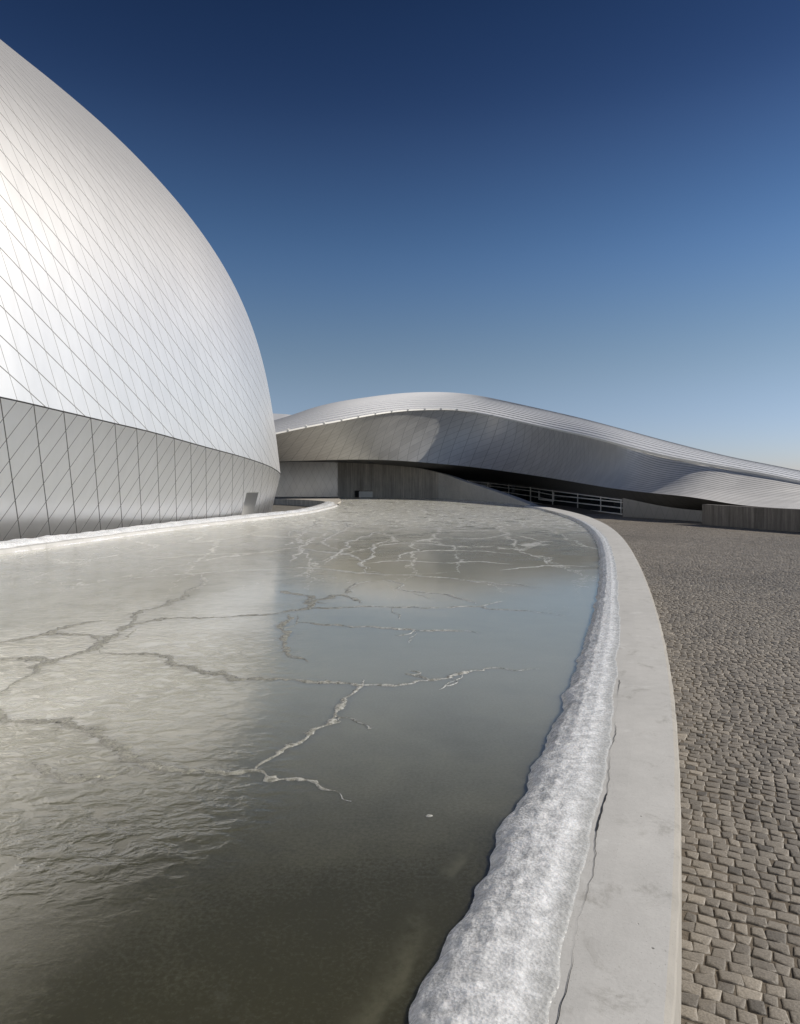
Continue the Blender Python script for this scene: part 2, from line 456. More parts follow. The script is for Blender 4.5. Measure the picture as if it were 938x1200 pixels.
# ---- crust of snowy ice on the kerbs
n = NT('ice_crust')
p = n.obj()
a = n.noise(n.mapping(p, (.85, 1.3, 1), rot=(0, 0, .35)), 12, 6, .62, .5).outputs[0]
b = n.noise(n.mapping(p, (.9, 1.3, 1), rot=(0, 0, .45)), 42, 5, .66, .3).outputs[0]
gl = n.math('ADD', n.noise(p, 150, 2, .5).outputs[0], n.math('MULTIPLY', n.vor(p, 75.0).outputs['Distance'], 1.6))
grey = n.ramp(n.math('ADD', n.math('MULTIPLY', a, .65), n.math('MULTIPLY', b, .35)), .36, .62)
colr = n.mix(grey, c3(.58, .585, .585), c3(.88, .885, .89))
colr = n.mix(n.math('MULTIPLY', n.ramp(n.noise(p, 5.0, 6, .72).outputs[0], .60, .74), .5), colr, c3(.26, .255, .235))
acr = n.sep(n.node('ShaderNodeAttribute', attribute_name='across', attribute_type='GEOMETRY').outputs['Color'])[0]
thin = n.ramp(n.math('ADD', acr, n.math('MULTIPLY', n.math('SUBTRACT', n.noise(p, 9.0, 6, .7).outputs[0], .5), .35)), .02, .26, 1.0, 0.0)
colr = n.mix(n.math('MULTIPLY', thin, .85), colr, c3(.40, .40, .385))
h = n.math('ADD', n.math('MULTIPLY', a, .6), n.math('ADD', n.math('MULTIPLY', b, .4), n.math('MULTIPLY', gl, .16)))
n.P(Base_Color=colr, Roughness=n.ramp(b, .3, .7, .12, .38), Normal=n.bump(h, .6, .014), IOR=1.31, Specular_IOR_Level=.8,
    Subsurface_Weight=.45, Subsurface_Scale=.03, Subsurface_Radius=(.8, .9, 1.0))
M['crust'] = n.m

# ---- cobbles
n = NT('granite_sett')
at = n.node('ShaderNodeAttribute', attribute_name='tint', attribute_type='GEOMETRY')
p = n.obj()
k = n.noise(p, 110, 5, .75).outputs[0]; k2 = n.noise(p, 22, 4, .6).outputs[0]
t = n.sep(at.outputs['Color'])[0]
colr = n.mix(t, c3(.10, .088, .072), c3(.335, .295, .24))
colr = n.mix(1.0, colr, n.comb(n.math('ADD', n.math('MULTIPLY', k, 1.7), .12), n.math('ADD', n.math('MULTIPLY', k, 1.7), .12), n.math('ADD', n.math('MULTIPLY', k, 1.7), .12)), 'MULTIPLY')
n.P(Base_Color=colr, Roughness=.52, Normal=n.bump(n.math('ADD', n.math('MULTIPLY', k, .6), k2), .5, .010))
M['sett'] = n.m
n = NT('joint_dirt')
p = n.obj(); k = n.noise(p, 40, 5, .7).outputs[0]
fine_g = n.mix(k, c3(.07, .056, .041), c3(.20, .165, .124))
vo = n.vor(p, 9.0); gcol = n.mix(n.sep(vo.outputs['Color'])[0], c3(.07, .065, .055), c3(.2, .18, .155))
n.P(Base_Color=fine_g, Roughness=.95, Normal=n.bump(k, .6, .02)); M['dirt'] = n.m
n = NT('far_ground')
p = n.obj(); k = n.noise(p, .08, 5, .6).outputs[0]; vo = n.vor(p, 9.0)
n.P(Base_Color=n.mix(n.sep(vo.outputs['Color'])[0], n.mix(k, c3(.07, .065, .055), c3(.10, .092, .08)), c3(.19, .175, .15)), Roughness=.95)
M['ground'] = n.m

# ------------------------------------------------------------------ GROUND
R = 4000
gobj = mesh_from('ground', [(-R, -R, -.06), (R, -R, -.06), (R, R, -.06), (-R, R, -.06)], [(0, 1, 2, 3)], M['ground'])
tag(gobj, 'flat stone coloured ground running out to the horizon', 'ground', kind='structure')

# bed of the cobbled plaza
ys = np.concatenate([np.linspace(-9, 46, 80), np.linspace(47, 62, 10)])
xo = f_out(np.clip(ys, -9, 46)) - .1
Pb = np.stack([np.stack([xo, ys, np.full_like(ys, -.0068)], -1), np.stack([np.full_like(ys, 48.), ys, np.full_like(ys, -.0068)], -1)], 1)
plaza = grid_obj('cobbled_plaza', Pb, None, M['dirt'], smooth=False, flip=True)
tag(plaza, 'brown grey cobbled plaza right of the curved pool kerb', 'pavement', kind='structure')

# setts laid in slightly wavering rows
def make_setts():
    ang = math.radians(-24); ca, sa = math.cos(ang), math.sin(ang)
    rows = []
    pitch = .074
    cs = []
    for r in range(-370, 1080):
        rv = r * pitch
        # u-range that can be visible along this row
        us = -30 + RNG.random() * .1
        wds = .055 + .034 * RNG.random(1250) ** 1.3
        uu = us + np.concatenate([[0], np.cumsum(wds + .0078)])
        u0 = uu[:-1]; u1 = u0 + wds
        um = (u0 + u1) / 2
        wob = .035 * np.sin(um * .55 + r * .11) + .02 * np.sin(um * 1.7 + r * .37)
        vc = rv + wob
        x = ca * um - sa * vc; y = sa * um + ca * vc
        edge = .70 * np.maximum(y, 0) + np.where(y < 20, 4.2, 3.0)
        xk = f_out(np.clip(y, -8, 46)) - .01
        ok = (y > -1.0) & (y < 44) & (x > xk) & (x < edge)
        if not ok.any(): continue
        cs.append(np.stack([um[ok], vc[ok], wds[ok], np.full(ok.sum(), pitch - .0078) * (1 + .10 * (RNG.random(ok.sum()) - .5))], -1))
    C = np.concatenate(cs); N = len(C)
    hw = C[:, 2] / 2; hh = C[:, 3] / 2
    corners = np.array([(-1, -1), (1, -1), (1, 1), (-1, 1)], float)
    z0 = RNG.normal(0, .0014, N)
    tx = RNG.normal(0, .018, N); ty = RNG.normal(0, .018, N)
    rot = RNG.normal(0, .035, N)
    jit = RNG.normal(0, .0050, (N, 4, 2))
    V = np.zeros((N, 16, 3))
    for ring, (ins, zz) in enumerate([(.010, .0), (.0035, -.0013), (.0004, -.0045), (-.001, -.03)]):
        for c in range(4):
            lx = corners[c, 0] * (hw - ins) + jit[:, c, 0]; ly = corners[c, 1] * (hh - ins) + jit[:, c, 1]
            rx = lx * np.cos(rot) - ly * np.sin(rot); ry = lx * np.sin(rot) + ly * np.cos(rot)
            gu = C[:, 0] + rx; gv = C[:, 1] + ry
            V[:, ring * 4 + c, 0] = ca * gu - sa * gv
            V[:, ring * 4 + c, 1] = sa * gu + ca * gv
            V[:, ring * 4 + c, 2] = zz + z0 + (tx * lx + ty * ly if ring < 3 else 0)
    fq = [(0, 1, 2, 3)]
    for ring in range(3):
        for c in range(4):
            a = ring * 4 + c; b = ring * 4 + (c + 1) % 4
            fq.append((a + 4, b + 4, b, a))
    fq = np.array(fq)
    Fc = (fq[None] + (np.arange(N) * 16)[:, None, None]).reshape(-1, 4)
    me = bpy.data.meshes.new('cobblestones')
    me.vertices.add(N * 16); me.vertices.foreach_set('co', V.ravel())
    me.loops.add(len(Fc) * 4); me.loops.foreach_set('vertex_index', Fc.ravel().astype(np.int32))
    me.polygons.add(len(Fc)); me.polygons.foreach_set('loop_start', np.arange(0, len(Fc) * 4, 4, dtype=np.int32))
    me.update(calc_edges=True)
    tint = np.clip(RNG.normal(.47, .17, N) + .25 * (RNG.random(N) > .93), 0, 1)
    patch = np.array([noise.noise(Vector((c[0] * .22, c[1] * .22, 3.1))) for c in C]) * .25
    tint = np.clip(tint + patch, 0, 1)
    atr = me.color_attributes.new('tint', 'FLOAT_COLOR', 'POINT')
    cc = np.repeat(np.stack([tint, tint, tint, np.ones(N)], -1)[:, None], 16, 1)
    atr.data.foreach_set('color', cc.ravel())
    o = link('cobblestones', me, M['sett'], None, smooth=True)
    tag(o, 'weathered grey brown granite setts laid in wavering rows', 'cobblestones', kind='stuff')
    print('setts', N)


make_setts()

# ------------------------------------------------------------------ RIGHT KERB
def ysteps(a, b, k, mn):
    out = [a]
    while out[-1] < b:
        out.append(out[-1] + max(mn, k * abs(out[-1])))
    out[-1] = b
    return np.array(out)


ysk = np.concatenate([np.linspace(-9, 1, 22)[:-1], ysteps(1.0, 46.0, .02, .03)])
xo = f_out(ysk); xm = f_mid(ysk); xi = f_in(ysk)
xin = xm - .30 * np.maximum(xm - xi, .05)        # hidden edge of the concrete under the crust
kerb_root = tag(empty('pool_kerb', (0.8, 1.9, 0)), 'long curved pale concrete kerb between frozen pool and cobbles', 'kerb')
ch = .028
prof = []
for i in range(len(ysk)):
    wob = .004 * noise.noise(Vector((ysk[i] * 3.1, 0, 0))) + .003 * noise.noise(Vector((ysk[i] * 11, 5, 0)))
    o_ = xo[i]; y_ = ysk[i]
    prof.append([(xin[i], y_, ZW - .2), (xin[i], y_, ZK - .012), (xin[i] + .01, y_, ZK - .004), ((xin[i] + o_) / 2, y_, ZK), (o_ - ch + wob, y_, ZK - .002)])
Pk = np.array(prof)
uvk = np.stack([np.repeat(ysk[:, None], Pk.shape[1], 1), Pk[:, :, 0]], -1)
top = grid_obj('kerb_top', Pk, uvk, M['kerb'], smooth=False)
edge = []
for i in range(len(ysk)):
    wob = .004 * noise.noise(Vector((ysk[i] * 3.1, 0, 0))) + .003 * noise.noise(Vector((ysk[i] * 11, 5, 0)))
    w2 = .006 * noise.noise(Vector((ysk[i] * 7.1, 2, 0)))
    edge.append([(xo[i] - ch + wob, ysk[i], ZK - .002), (xo[i] - .006 + w2, ysk[i], ZK - .012), (xo[i] + w2, ysk[i], ZK - .03), (xo[i] + .004, ysk[i], .2), (xo[i] + .004, ysk[i], -.05)])
Pe = np.array(edge)
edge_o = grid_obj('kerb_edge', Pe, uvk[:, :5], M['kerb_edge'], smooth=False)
cy = np.arange(1.2, 5.2, .012)
Pcr = []
for y_ in cy:
    x_ = float(f_mid(y_)) + .016 + .022 * noise.noise(Vector((y_ * 3.2, 6.6, 0))) + .008 * noise.noise(Vector((y_ * 19, 2.2, 0)))
    w_ = max(.0002, .0006 + .0030 * noise.noise(Vector((y_ * 2.4, 3.3, 0))) + (.004 if 2.95 < y_ < 3.3 else 0) * (.6 + noise.noise(Vector((y_ * 14, 8, 0)))))
    Pcr.append([(x_ + w_, y_, ZK + .0015), (x_ - w_, y_, ZK + .0015)])
crk = grid_obj('hairline_crack', np.array(Pcr), None, M['void'], smooth=False)
adopt(kerb_root, top, edge_o, crk)

# crust of ice on the right kerb
def thin_attr(o, nrow_, ncol_, fixed=None):
    t_ = np.tile(np.linspace(0, 1, ncol_), nrow_) if fixed is None else np.full(nrow_ * ncol_, fixed)
    at_ = o.data.color_attributes.new('across', 'FLOAT_COLOR', 'POINT')
    at_.data.foreach_set('color', np.stack([t_, t_, t_, np.ones_like(t_)], -1).ravel())


def crust(name, ya, yb, k, mn, fa, fb, label, nt=26, amp=1.0):
    yy = ysteps(ya, yb, k, mn)
    a = fa(yy); b = fb(yy)
    P = np.zeros((len(yy), nt, 3))
    for i, y in enumerate(yy):
        wid = a[i] - b[i]
        sc = max(.35, min(1.0, 9.0 / max(y, .1)))
        for j in range(nt):
            t = j / (nt - 1)
            x = a[i] - wid * t
            eb = noise.noise(Vector((y * 2.3, 1.7, 0))) * .030 + noise.noise(Vector((y * 9.0, 4.2, 0))) * .016
            lb = noise.noise(Vector((y * 3.0, 9.1, 0))) * .045 + noise.noise(Vector((y * 11.0, 7.7, 0))) * .028
            x += eb * (1 - t) ** 2 + (lb + .03) * t ** 2 * amp
            prof_z = .508 + .045 * math.sin(math.pi * min(t * 1.35, 1)) if t < .55 else None
            z = np.interp(t, [0, .06, .3, .55, .78, .92, 1.0], [ZK + .001, ZK + .0035, ZK + .008, ZK - .006, ZK - .042, ZK - .078, ZW - .012])
            env = math.sin(math.pi * t) ** .6 * min(1, .25 + t * 1.6)
            q = Vector((x * 5.0, y * 5.0, .3)); q2 = Vector((x * 17.0, y * 13.0, 4.0)); q3 = Vector((x * 45, y * 38, 9))
            r = noise.noise(q) * .006 + noise.noise(q2) * (.002 + .007 * t * t) + noise.noise(q3) * (.002 + .004 * t) + noise.noise(Vector((x * 95, y * 80, 3))) * .0015 + noise.noise(Vector((x * 9, y * 26, 5))) * .010 * t * t
            z += env * r * amp
            P[i, j] = (x, y, z)
    P[:, 0, 2] = ZK - .006
    o = grid_obj(name, P, None, M['crust'], smooth=True)
    thin_attr(o, P.shape[0], nt)
    return tag(o, label, 'ice')


crust('ice_crust', .7, 46.0, .0042, .012, lambda q: f_mid(q), lambda q: f_in(q), 'lumpy white ice crust along the pool side of right kerb', nt=46)

# ------------------------------------------------------------------ LEFT KERB with snow
def resample(P, n):
    s = arclen(P); q = np.linspace(0, s[-1], n)
    return np.stack([np.interp(q, s, P[:, k]) for k in range(P.shape[1])], -1)


# kerb body follows the water side and the trench side; pair the two lines by arc fraction up to the turn
n_l = 260
A = resample(LOc, n_l); B = resample(LIc, n_l)
# pair by y for the straight part
ymax = 49.0
yl = np.concatenate([np.linspace(-7.8, 10, 30)[:-1], ysteps(10, ymax, .006, .06)])
def at_y(Pc, yq):
    k = np.argmax(Pc[:, 1] > 57) if (Pc[:, 1] > 57).any() else len(Pc)
    return np.interp(yq, Pc[:k, 1], Pc[:k, 0])
la = at_y(LOc, yl); lb = at_y(LIc, yl)
lk_root = tag(empty('pool_kerb', (-9.6, 17, 0)), 'low concrete kerb curving along the left building, mostly under snow', 'kerb')
Pl = np.stack([np.stack([la, yl, np.full_like(yl, -.05)], -1), np.stack([la, yl, np.full_like(yl, ZK - .03)], -1), np.stack([la + .04, yl, np.full_like(yl, ZK)], -1),
               np.stack([lb - .12, yl, np.full_like(yl, ZK - .01)], -1), np.stack([lb - .08, yl, np.full_like(yl, ZW - .2)], -1)], 1)
k1 = grid_obj('kerb_body', Pl, np.stack([np.repeat(yl[:, None], 5, 1), Pl[:, :, 2]], -1), M['kerb'], smooth=False)
# terrace behind the turn: flat concrete deck bounded by trench wall, pool edge and building
tail = LOc[LOc[:, 1] >= ymax - .2]
poolside = LIc[LIc[:, 1] >= ymax - .2]
nT = 40
ta = resample(tail, nT); tb = resample(np.vstack([poolside, [[-15, 74.6]]]), nT)
Pt = np.stack([np.column_stack([ta, np.full(nT, -.05)]), np.column_stack([ta, np.full(nT, ZK)]), np.column_stack([tb, np.full(nT, ZK - .015)]), np.column_stack([tb, np.full(nT, ZW - .2)])], 1)
k2 = grid_obj('trench_wall', Pt, np.stack([np.repeat(arclen(ta)[:, None], 4, 1), Pt[:, :, 2]], -1), M['board_wall'], smooth=False)
adopt(lk_root, k1, k2)


def snow_on_left():
    yy = np.concatenate([np.linspace(2, 12, 40)[:-1], ysteps(12, 52.5, .0035, .05)])
    a = at_y(LOc, yy); b = at_y(LIc, yy); nt = 14
    P = np.zeros((len(yy), nt, 3))
    for i, y in enumerate(yy):
        for j in range(nt):
            t = j / (nt - 1)
            x = a[i] - .02 + (b[i] - a[i] + .05) * t
            x += (noise.noise(Vector((y * 1.9, 8, 0))) * .10 + noise.noise(Vector((y * .7, 3, 0))) * .08) * t * t
            z = np.interp(t, [0, .05, .3, .6, .85, 1.0], [ZK - .02, ZK + .035, ZK + .07, ZK + .05, ZK - .06, ZW - .03])
            env = math.sin(math.pi * t) ** .5 if 0 < t < 1 else 0
            z += env * (noise.noise(Vector((x * 2.2, y * 1.6, 1))) * .055 + noise.noise(Vector((x * 6, y * 5, 1))) * .03)
            P[i, j] = (x, y, z)
    o = grid_obj('ice_crust', P, None, M['crust'], smooth=True, flip=True)
    thin_attr(o, P.shape[0], nt, .5)
    tag(o, 'snowy white ice crust lying along the kerb below the left building', 'ice')


snow_on_left()

# ------------------------------------------------------------------ FAR CONCRETE WALL (rim rising into a wall)
wl_ctrl = np.array([(f_out(46.0), 46, .5), (9.3, 52, .77), (8.8, 57, 1.15), (7.9, 62, 1.62), (6.7, 66, 2.12), (4.85, 70.35, 2.9), (2.1, 72.45, 3.55), (-.7, 73.95, 3.97), (-3.5, 74.95, 4.2), (-6.75, 75.45, 4.34)], float)
wc = catmull(wl_ctrl, 14)
tang = np.gradient(wc[:, :2], axis=0); tang /= np.linalg.norm(tang, axis=1)[:, None]
nrm = np.stack([-tang[:, 1], tang[:, 0]], -1)        # toward the pool
th = .5
front = wc[:, :2] + nrm * th
sW = arclen(wc[:, :2])
wall_root = tag(empty('concrete_wall', (4.8, 70.3, 0)), 'board marked concrete wall closing the pool, its top sweeping down to the kerb', 'wall')
# niche in the board marked part: survey px 415..437, py 575..584
def s_at_px(px):
    pp = CX + front[:, 0] / front[:, 1] * F
    return np.interp(-px, -pp, sW)
sn0, sn1 = s_at_px(437), s_at_px(415.5)
nz0, nz1 = ZW + .02, 1.18
split = s_at_px(514)
ss = np.unique(np.concatenate([np.linspace(0, sW[-1], 130), [sn0, sn1, split]]))
fx = np.stack([np.interp(ss, sW, front[:, 0]), np.interp(ss, sW, front[:, 1])], -1)
bx = np.stack([np.interp(ss, sW, wc[:, 0]), np.interp(ss, sW, wc[:, 1])], -1)
zt = np.interp(ss, sW, wc[:, 2])
lv = [lambda z: -.05, lambda z: nz0, lambda z: min(nz1, nz0 + (z - nz0) * .5), lambda z: z]
Pf = np.array([[(fx[i, 0], fx[i, 1], l(zt[i])) for l in lv] for i in range(len(ss))])
uvf = np.array([[(ss[i], Pf[i, j, 2]) for j in range(4)] for i in range(len(ss))])
sk = lambda i, j: (j == 1 and ss[i] >= sn0 - 1e-6 and ss[i + 1] <= sn1 + 1e-6)
# make the niche top level inside the opening
for i in range(len(ss)):
    if sn0 - 1e-6 <= ss[i] <= sn1 + 1e-6: Pf[i, 2, 2] = nz1
i_split = int(np.argmin(abs(ss - split)))
wa = grid_obj('smooth_face', Pf[:i_split + 1], uvf[:i_split + 1], M['smooth_wall'], smooth=False)
off = i_split
wb = grid_obj('board_face', Pf[i_split:], uvf[i_split:], M['board_wall'], smooth=False, skip=lambda i, j: sk(i + off, j))
Pc = np.array([[(fx[i, 0], fx[i, 1], zt[i]), (fx[i, 0] * .94 + bx[i, 0] * .06, fx[i, 1] * .94 + bx[i, 1] * .06, zt[i] + .03), (bx[i, 0], bx[i, 1], zt[i] + .03), (bx[i, 0], bx[i, 1], -.05)] for i in range(len(ss))])
wcap = grid_obj('wall_cap', Pc, None, M['cap'], smooth=False)
# niche box
def niche(i0, i1):
    p0 = np.array([np.interp(sn0, ss, fx[:, 0]), np.interp(sn0, ss, fx[:, 1])]); p1 = np.array([np.interp(sn1, ss, fx[:, 0]), np.interp(sn1, ss, fx[:, 1])])
    inn = -np.array([np.interp((sn0 + sn1) / 2, sW, nrm[:, 0]), np.interp((sn0 + sn1) / 2, sW, nrm[:, 1])]) * .42
    q0, q1 = p0 + inn, p1 + inn
    v = [(*p0, nz0), (*p1, nz0), (*p1, nz1), (*p0, nz1), (*q0, nz0), (*q1, nz0), (*q1, nz1), (*q0, nz1)]
    a = mesh_from('niche', v, [(0, 1, 5, 4), (1, 2, 6, 5), (2, 3, 7, 6), (3, 0, 4, 7), (4, 5, 6, 7)], M['board_wall'], None)
    r0 = p0 + inn * .30; r1 = p0 + (p1 - p0) * .76 + inn * .30
    b = mesh_from('hatch_door', *bar_geo((*((r0 + r1) / 2), nz0 + .01), (*((r0 + r1) / 2), nz1 - .1), float(np.linalg.norm(r1 - r0)), .04, up=(inn[0], inn[1], 0)), M['door'])
    # black slab beside the door
    g0 = p0 + (p1 - p0) * .76 + inn * .9; g1 = p1 + inn * .9
    c = mesh_from('dark_slab', *bar_geo((*((g0 + g1) / 2), nz0 + .01), (*((g0 + g1) / 2), nz1 - .02), float(np.linalg.norm(g1 - g0)), .03, up=(inn[0], inn[1], 0)), M['void'])
    return a, b, c
uvless = niche(0, 0)
l_ = uvless[0].data.uv_layers.new(name='UVMap')
adopt(wall_root, wa, wb, wcap, *uvless)
end_wall = mesh_from('end_face', [(*fx[-1], -.05), (*bx[-1], -.05), (*bx[-1], zt[-1]), (*fx[-1], zt[-1])], [(0, 1, 2, 3)], M['board_wall'])
adopt(wall_root, end_wall)

# ------------------------------------------------------------------ ICE SHEET
yi = np.concatenate([np.linspace(-8, 1, 12)[:-1], ysteps(1, 74.9, .02, .05)])
xr = np.where(yi < 46, f_in(np.clip(yi, -9, 46)) + .16, 0)
fo = np.argsort(front[:, 1])
xw = np.interp(yi, front[fo, 1], front[fo, 0])
bl = np.clip((yi - 43) / 3, 0, 1)
xr = np.where(yi < 43, xr, (1 - bl) * (f_in(np.clip(yi, -9, 46)) + .16) + bl * (xw + .02))
xl = np.interp(yi, LIc[:, 1], LIc[:, 0]) - .12
tt = 1 - np.linspace(1, 0, 30) ** 2.2
Pi = np.stack([xl[:, None] * (1 - tt) + xr[:, None] * tt, np.repeat(yi[:, None], 30, 1), np.full((len(yi), 30), ZW)], -1)
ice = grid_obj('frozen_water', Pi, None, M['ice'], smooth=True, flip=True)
rim_d = (np.where(yi < 46, f_in(np.clip(yi, -9, 46)), xr)[:, None] - Pi[:, :, 0]).ravel()
at_r = ice.data.attributes.new('rim', 'FLOAT', 'POINT'); at_r.data.foreach_set('value', rim_d)
tag(ice, 'olive grey ice sheet covering the curved pool, cracked and frosted', 'ice', kind='structure')

cracks = [
    [(-60, 815), (0, 836), (28, 845), (60, 850), (100, 868), (140, 882), (178, 893), (240, 898), (305, 903), (340, 913), (372, 922), (410, 934)],
    [(299, 902), (307, 898), (330, 887), (355, 872), (380, 853), (400, 830), (413, 806), (417, 794)],
    [(108, 765), (150, 768), (185, 770), (210, 781), (240, 787), (275, 793), (330, 797), (400, 803), (450, 803), (500, 797), (540, 789), (580, 784), (640, 784)],
    [(-40, 822), (0, 811), (30, 793), (50, 778), (90, 766), (120, 752), (150, 732), (190, 725), (240, 724), (330, 720), (364, 714), (400, 712), (450, 712), (510, 713), (560, 711), (612, 715), (660, 721)],
    [(364, 714), (379, 702), (398, 697), (424, 706)],
    [(400, 697), (415, 687), (437, 681)],
    [(322, 667), (355, 665), (385, 667), (428, 671.5), (453, 674), (488, 674), (522, 677), (564, 682), (620, 688), (636, 690)],
    [(453, 678), (473, 685), (479, 693), (513, 697), (539, 701), (556, 708)],
    [(351, 729), (385, 733), (428, 735), (492, 738), (564, 742)],
    [(345, 721), (326, 738), (330, 751), (343, 763), (366, 769)],
    [(322, 692), (355, 697), (366, 706), (362, 714)],
    [(340, 660), (352, 650), (358, 643), (378, 646), (398, 648), (420, 655), (430, 667)],
    [(382, 662), (392, 652), (402, 645), (408, 636), (425, 630), (440, 622)],
    [(345, 646), (360, 637), (362, 630), (392, 632), (430, 634)],
    [(335, 629), (348, 621), (378, 624), (408, 620)],
    [(428, 660), (470, 657), (520, 660)],
    [(22, 895), (60, 906), (95, 913), (130, 910), (160, 900)],
    [(0, 770), (28, 772), (52, 776)],
    [(600, 624), (560, 631), (520, 630)],
    [(0, 752), (40, 744), (80, 735), (120, 727)],
    [(120, 683), (170, 676), (230, 672), (322, 667)],
    [(180, 656), (240, 650), (330, 648)],
    [(120, 752), (100, 745), (60, 742), (20, 748)],
    [(150, 732), (160, 718), (200, 708), (230, 690), (240, 672)],
    [(430, 671), (424, 660), (440, 650), (436, 640), (460, 632)],
    [(400, 645), (380, 636), (395, 626), (410, 618), (400, 610)],
    [(470, 657), (480, 648), (510, 645), (560, 646), (610, 650)],
    [(360, 630), (350, 622), (372, 614), (370, 606)],
    [(440, 640), (480, 636), (530, 640)],
    [(520, 660), (560, 658), (600, 661)],
    [(450, 622), (490, 618), (540, 622), (590, 620)],
    [(330, 640), (345, 634), (335, 629)],
    [(690, 664), (640, 663), (590, 668)],
]


def crack_mesh(pts, idx, thin=1.0):
    g = np.array([G(a, b, ZW)[:2] for a, b in pts])
    c = catmull(g, 10)
    s = arclen(c); L = s[-1]
    step = max(.02, .004 * c[:, 1].mean())
    q = np.linspace(0, L, max(12, int(L / step)))
    c = np.stack([np.interp(q, s, c[:, 0]), np.interp(q, s, c[:, 1])], -1)
    dm = c[:, 1].mean()
    for i in range(len(c)):
        kd = 1.0 / (1 + .06 * c[i, 1]); v = Vector((c[i, 0] * 1.6 * kd, c[i, 1] * 1.6 * kd, 2.)); v2 = Vector((c[i, 0] * 6 * kd, c[i, 1] * 6 * kd, 9.)); v3 = Vector((c[i, 0] * 15 * kd, c[i, 1] * 15 * kd, 5.))
        c[i] += np.array([.08 * noise.noise(v) + .06 * noise.noise(v2) + .030 * noise.noise(v3), .10 * noise.noise(v + Vector((7, 7, 7))) + .07 * noise.noise(v2 + Vector((7, 7, 7))) + .034 * noise.noise(v3 + Vector((3, 3, 3)))]) / kd
    tg = np.gradient(c, axis=0); tg /= np.linalg.norm(tg, axis=1)[:, None] + 1e-9
    nn = np.stack([-tg[:, 1], tg[:, 0]], -1)
    prof = [(-1, -.004), (-.6, .35), (-.2, .8), (.1, 1.0), (.45, .6), (.75, .3), (1, -.004)]
    P = np.zeros((len(c), len(prof), 3))
    for i in range(len(c)):
        e = min(1, 6 * min(i, len(c) - 1 - i) / len(c) + .12)
        v = Vector((c[i, 0] * 5, c[i, 1] * 5, idx * 3.3)); v2 = Vector((c[i, 0] * 21, c[i, 1] * 21, idx))
        w = (.017 + .015 * noise.noise(v) + .016 * noise.noise(v2)) * e * (1 + dm * .085)
        lf = min(1.0, max(0.0, (-.2 - c[i, 0]) / 1.2)) if dm < 12 and thin == 1.0 else 0.0
        w = max(w * thin * (1 + 1.1 * lf * (.6 + noise.noise(v2))), .0035)
        h = max(.0015, .75 * (.008 + .008 * noise.noise(v2) + .006 * noise.noise(v))) * e * (.4 + .6 * thin)
        for j, (a, b) in enumerate(prof):
            l = noise.noise(Vector((c[i, 0] * 30 + j * 1.3, c[i, 1] * 30, j * .7)))
            o = a * w * (1 + .35 * l)
            P[i, j] = (c[i, 0] + nn[i, 0] * o, c[i, 1] + nn[i, 1] * o, ZW + (b * h * (1 + .5 * l) if b > 0 else -.004))
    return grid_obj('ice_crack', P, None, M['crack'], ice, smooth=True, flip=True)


def twigs():
    rg = random.Random(5); out = []
    for ci in (1, 2, 3, 3, 2, 6, 7, 8, 9):
        P_ = cracks[ci]
        for rep in range(2):
            i = rg.randrange(1, len(P_) - 1)
            x0, y0 = P_[i]
            if not (5 < x0 < 640): continue
            sc_ = (y0 - Y0) / 250.0
            sg = rg.choice((-1, 1)); L_ = rg.uniform(22, 60) * max(.5, sc_)
            q = [(x0, y0)]
            for st in range(1, 4):
                q.append((x0 + rg.choice((-1, 1)) * 4 * sc_ + L_ * st / 3 * (1 if ci % 2 else -1) * rg.uniform(.7, 1.1), y0 + sg * st * rg.uniform(3, 8) * sc_))
            if min(b for a, b in q) > 600: out.append(q)
    return out


for k, pts in enumerate(cracks):
    crack_mesh(pts, k + 1)
for k, pts in enumerate(twigs()):
    crack_mesh(pts, k + 60, .3)
# small frozen lumps
def lump(px, py, r, hgt_):
    c = G(px, py, ZW); v = []; fcs = []
    nr, na = 5, 14
    for a in range(nr):
        rr = a / (nr - 1)
        for b in range(na):
            t = 2 * math.pi * b / na
            k = 1 + .25 * noise.noise(Vector((math.cos(t) * 2 + px, math.sin(t) * 2, a)))
            v.append((c[0] + r * rr * k * math.cos(t), c[1] + r * rr * k * math.sin(t) * .8, ZW - .003 + hgt_ * math.cos(rr * math.pi / 2) ** .7))
    for a in range(nr - 1):
        for b in range(na):
            fcs.append((a * na + b, (a + 1) * na + b, (a + 1) * na + (b + 1) % na, a * na + (b + 1) % na))
    mesh_from('ice_lump', v, fcs, M['crack'], ice, True)
lump(503, 956, .022, .008); 

# ------------------------------------------------------------------ LEFT BUILDING
front_c = [(-10.14, 17.3, 4.18), (-9.67, 19.28, 4.06), (-9.12, 21.53, 3.91), (-8.62, 23.62, 3.77), (-7.76, 27.22, 3.44), (-7.03, 30.25, 3.17), (-6.62, 32.4, 2.96), (-6.43, 34.6, 2.75), (-6.63, 37.91, 2.45)]
back_c = [(-7.5, 40.6, 2.3), (-9.9, 44, 2.2), (-14, 47, 2.5), (-22, 48.5, 3), (-32, 45, 3.5), (-38.5, 35, 4), (-39.5, 20, 4.3), (-35, 5, 4.6), (-27, -4, 4.8), (-19, -5.5, 4.8), (-14.6, 2, 4.6), (-12.1, 9.7, 4.4)]
CL = catmull(front_c + back_c, 18, True)
CL = np.vstack([CL, CL[:1]])
uL = arclen(CL)
nU = 420
